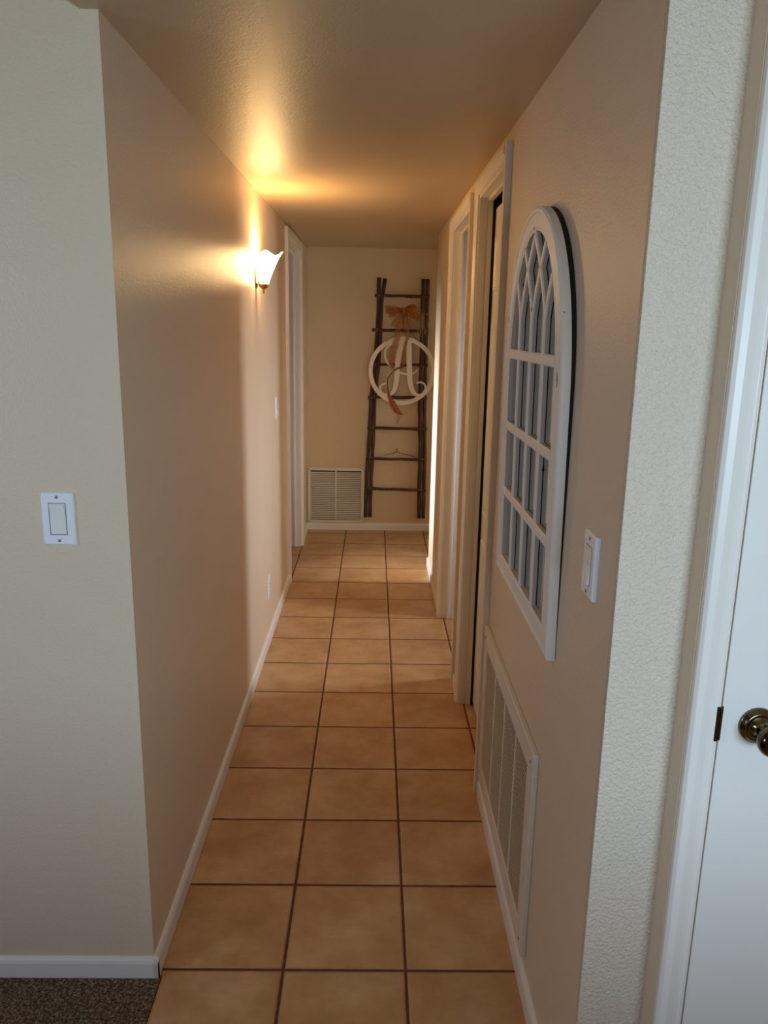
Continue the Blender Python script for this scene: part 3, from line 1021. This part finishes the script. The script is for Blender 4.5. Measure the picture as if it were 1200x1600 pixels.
def bow():
    root = thing('ribbon_bow', 'sheer orange organza bow with long tails tied above the monogram sign', 'bow', (0.42, 4.37, 0.872))
    k0 = (0.418, 1.728)
    Y = 4.362
    tips = [(0.290, 1.746, 0.016, 0.020), (0.298, 1.716, 0.020, 0.026), (0.322, 1.684, 0.016, 0.022),
            (0.500, 1.756, 0.014, 0.020), (0.550, 1.722, 0.022, 0.024), (0.528, 1.672, 0.018, 0.026)]
    for i, (tx, tz, open_, w_) in enumerate(tips):
        dx, dz = tx - k0[0], tz - k0[1]
        L = math.hypot(dx, dz)
        nx, nz = -dz / L, dx / L
        P = []
        for f, o_ in ((0, 0), (0.3, 0.5), (0.65, 0.9), (0.92, 0.6), (1.0, 0.0), (0.9, -0.6), (0.6, -0.8), (0.3, -0.4), (0.0, 0.0)):
            P.append((k0[0] + dx * f + nx * o_ * open_ * 0.6, Y - 0.010 * math.sin(math.pi * f) + o_ * 0.005 - 0.002 * i, k0[1] + dz * f + nz * o_ * open_ * 0.6,
                      0.008 + w_ * math.sin(math.pi * min(f, 0.75) / 1.0) ** 0.8))
        bm = new_bm()
        ribbon(bm, P, phase=i * 1.9, rip=0.002)
        obj('loop', bm, ORG if i % 2 else ORG2, root, smooth=True)
    bm = new_bm()
    bmesh.ops.create_icosphere(bm, subdivisions=3, radius=1)
    for v in bm.verts:
        n_ = noise.noise(v.co * 2.3)
        v.co = Vector((k0[0] + v.co.x * 0.016 * (1 + .3 * n_), Y - 0.008 + v.co.y * 0.014, k0[1] - 0.004 + v.co.z * 0.022 * (1 + .3 * n_)))
    obj('knot', bm, ORG, root, smooth=True)
    tails = [([(0.408, Y - .004, 1.715, 0.014), (0.388, Y - .006, 1.670, 0.034), (0.366, Y - .004, 1.630, 0.050), (0.356, Y, 1.606, 0.056)], ORG2),
             ([(0.430, Y - .004, 1.715, 0.014), (0.452, Y - .006, 1.670, 0.030), (0.472, Y - .004, 1.632, 0.040), (0.480, Y, 1.608, 0.040)], ORG2),
             ([(0.410, Y, 1.715, 0.018), (0.398, Y, 1.67, 0.028), (0.386, Y, 1.61, 0.036), (0.380, 4.368, 1.56, 0.042), (0.376, 4.370, 1.515, 0.040), (0.358, 4.371, 1.475, 0.036), (0.340, 4.371, 1.41, 0.044),
               (0.338, 4.371, 1.34, 0.040), (0.352, 4.371, 1.30, 0.02)], ORG2),
             ([(0.428, Y, 1.715, 0.018), (0.440, Y, 1.67, 0.025), (0.452, Y, 1.61, 0.028), (0.455, 4.368, 1.55, 0.03), (0.452, 4.370, 1.515, 0.026), (0.440, 4.371, 1.475, 0.024), (0.433, 4.371, 1.41, 0.024),
               (0.430, 4.371, 1.35, 0.028), (0.428, 4.371, 1.305, 0.020)], ORG2),
             ([(0.425, 4.370, 1.31, 0.02), (0.375, 4.368, 1.290, 0.014), (0.335, 4.363, 1.255, 0.012), (0.314, 4.364, 1.215, 0.010), (0.312, 4.364, 1.16, 0.010), (0.322, 4.364, 1.10, 0.020),
               (0.338, 4.366, 1.06, 0.035), (0.356, 4.368, 1.02, 0.045), (0.388, 4.372, 0.975, 0.045), (0.412, 4.374, 0.955, 0.022), (0.437, 4.372, 0.948, 0.006)], ORG),
             ([(0.360, 4.372, 1.05, 0.02), (0.380, 4.373, 1.00, 0.03), (0.400, 4.374, 0.96, 0.028), (0.405, 4.375, 0.925, 0.024), (0.388, 4.376, 0.872, 0.008)], ORG2),
             ([(0.418, Y - .003, 1.71, 0.012), (0.419, Y - .002, 1.66, 0.02), (0.424, 4.366, 1.61, 0.012), (0.426, 4.367, 1.56, 0.008)], ORG)]
    for i, (t, m_) in enumerate(tails):
        bm = new_bm()
        ribbon(bm, t, phase=i * 2.1, rip=0.003)
        obj('tail', bm, m_, root, smooth=True)
bow()

def raffia():
    root = thing('raffia_strands', 'wispy pale raffia strands hooked on the right rails of the stick ladder', 'raffia', (0.585, 4.40, 1.5))
    rnd = random.Random(3)
    for i in range(16):
        bm = new_bm()
        x, z = 0.562 + rnd.uniform(-.012, .012), 1.700 + rnd.uniform(-.02, .01)
        dx = rnd.uniform(-0.35, 0.9) * 0.02
        pts = []
        for k in range(7):
            pts.append((x, 4.392 + rnd.uniform(-.004, .003), z))
            x += dx * rnd.uniform(0.1, 1.3) + rnd.uniform(-.004, .004)
            z -= rnd.uniform(0.010, 0.036)
        add_tube(bm, pts, 0.0014, 5)
        obj('strand', bm, RAFF, root)
    bm = new_bm()
    pts = [(0.530, 4.415, 1.700), (0.545, 4.402, 1.712), (0.562, 4.398, 1.706), (0.58, 4.398, 1.700), (0.60, 4.402, 1.698), (0.615, 4.42, 1.70)]
    add_tube(bm, pts, 0.0022, 6)
    obj('tie', bm, RAFF, root)
raffia()

def wire_hook():
    root = thing('wire_hanger', 'thin bent wire hanger on a nail behind the second lowest ladder rung', 'hanger', (0.397, YB, 0.60))
    bm = new_bm()
    add_tube(bm, [(0.296, 4.448, 0.612), (0.345, 4.448, 0.626), (0.385, 4.447, 0.640), (0.397, 4.446, 0.650), (0.408, 4.447, 0.640), (0.47, 4.448, 0.624), (0.541, 4.448, 0.606)], 0.0020, 6)
    obj('wire', bm, WIRE, root)
    bm = new_bm()
    add_tube(bm, [(0.397, YB + 0.004, 0.662), (0.397, 4.436, 0.664)], 0.0026, 8)
    add_lathe(bm, [(0, 0), (0.006, 0), (0.006, 0.002), (0, 0.0022)], lambda a, b, t: Vector((0.397 + a, 4.436 - t, 0.664 + b)), 12)
    add_tube(bm, [(0.397, 4.446, 0.650), (0.394, 4.446, 0.658), (0.398, 4.446, 0.668), (0.404, 4.446, 0.664)], 0.0016, 6)
    obj('nail', bm, WIRE, root)
wire_hook()
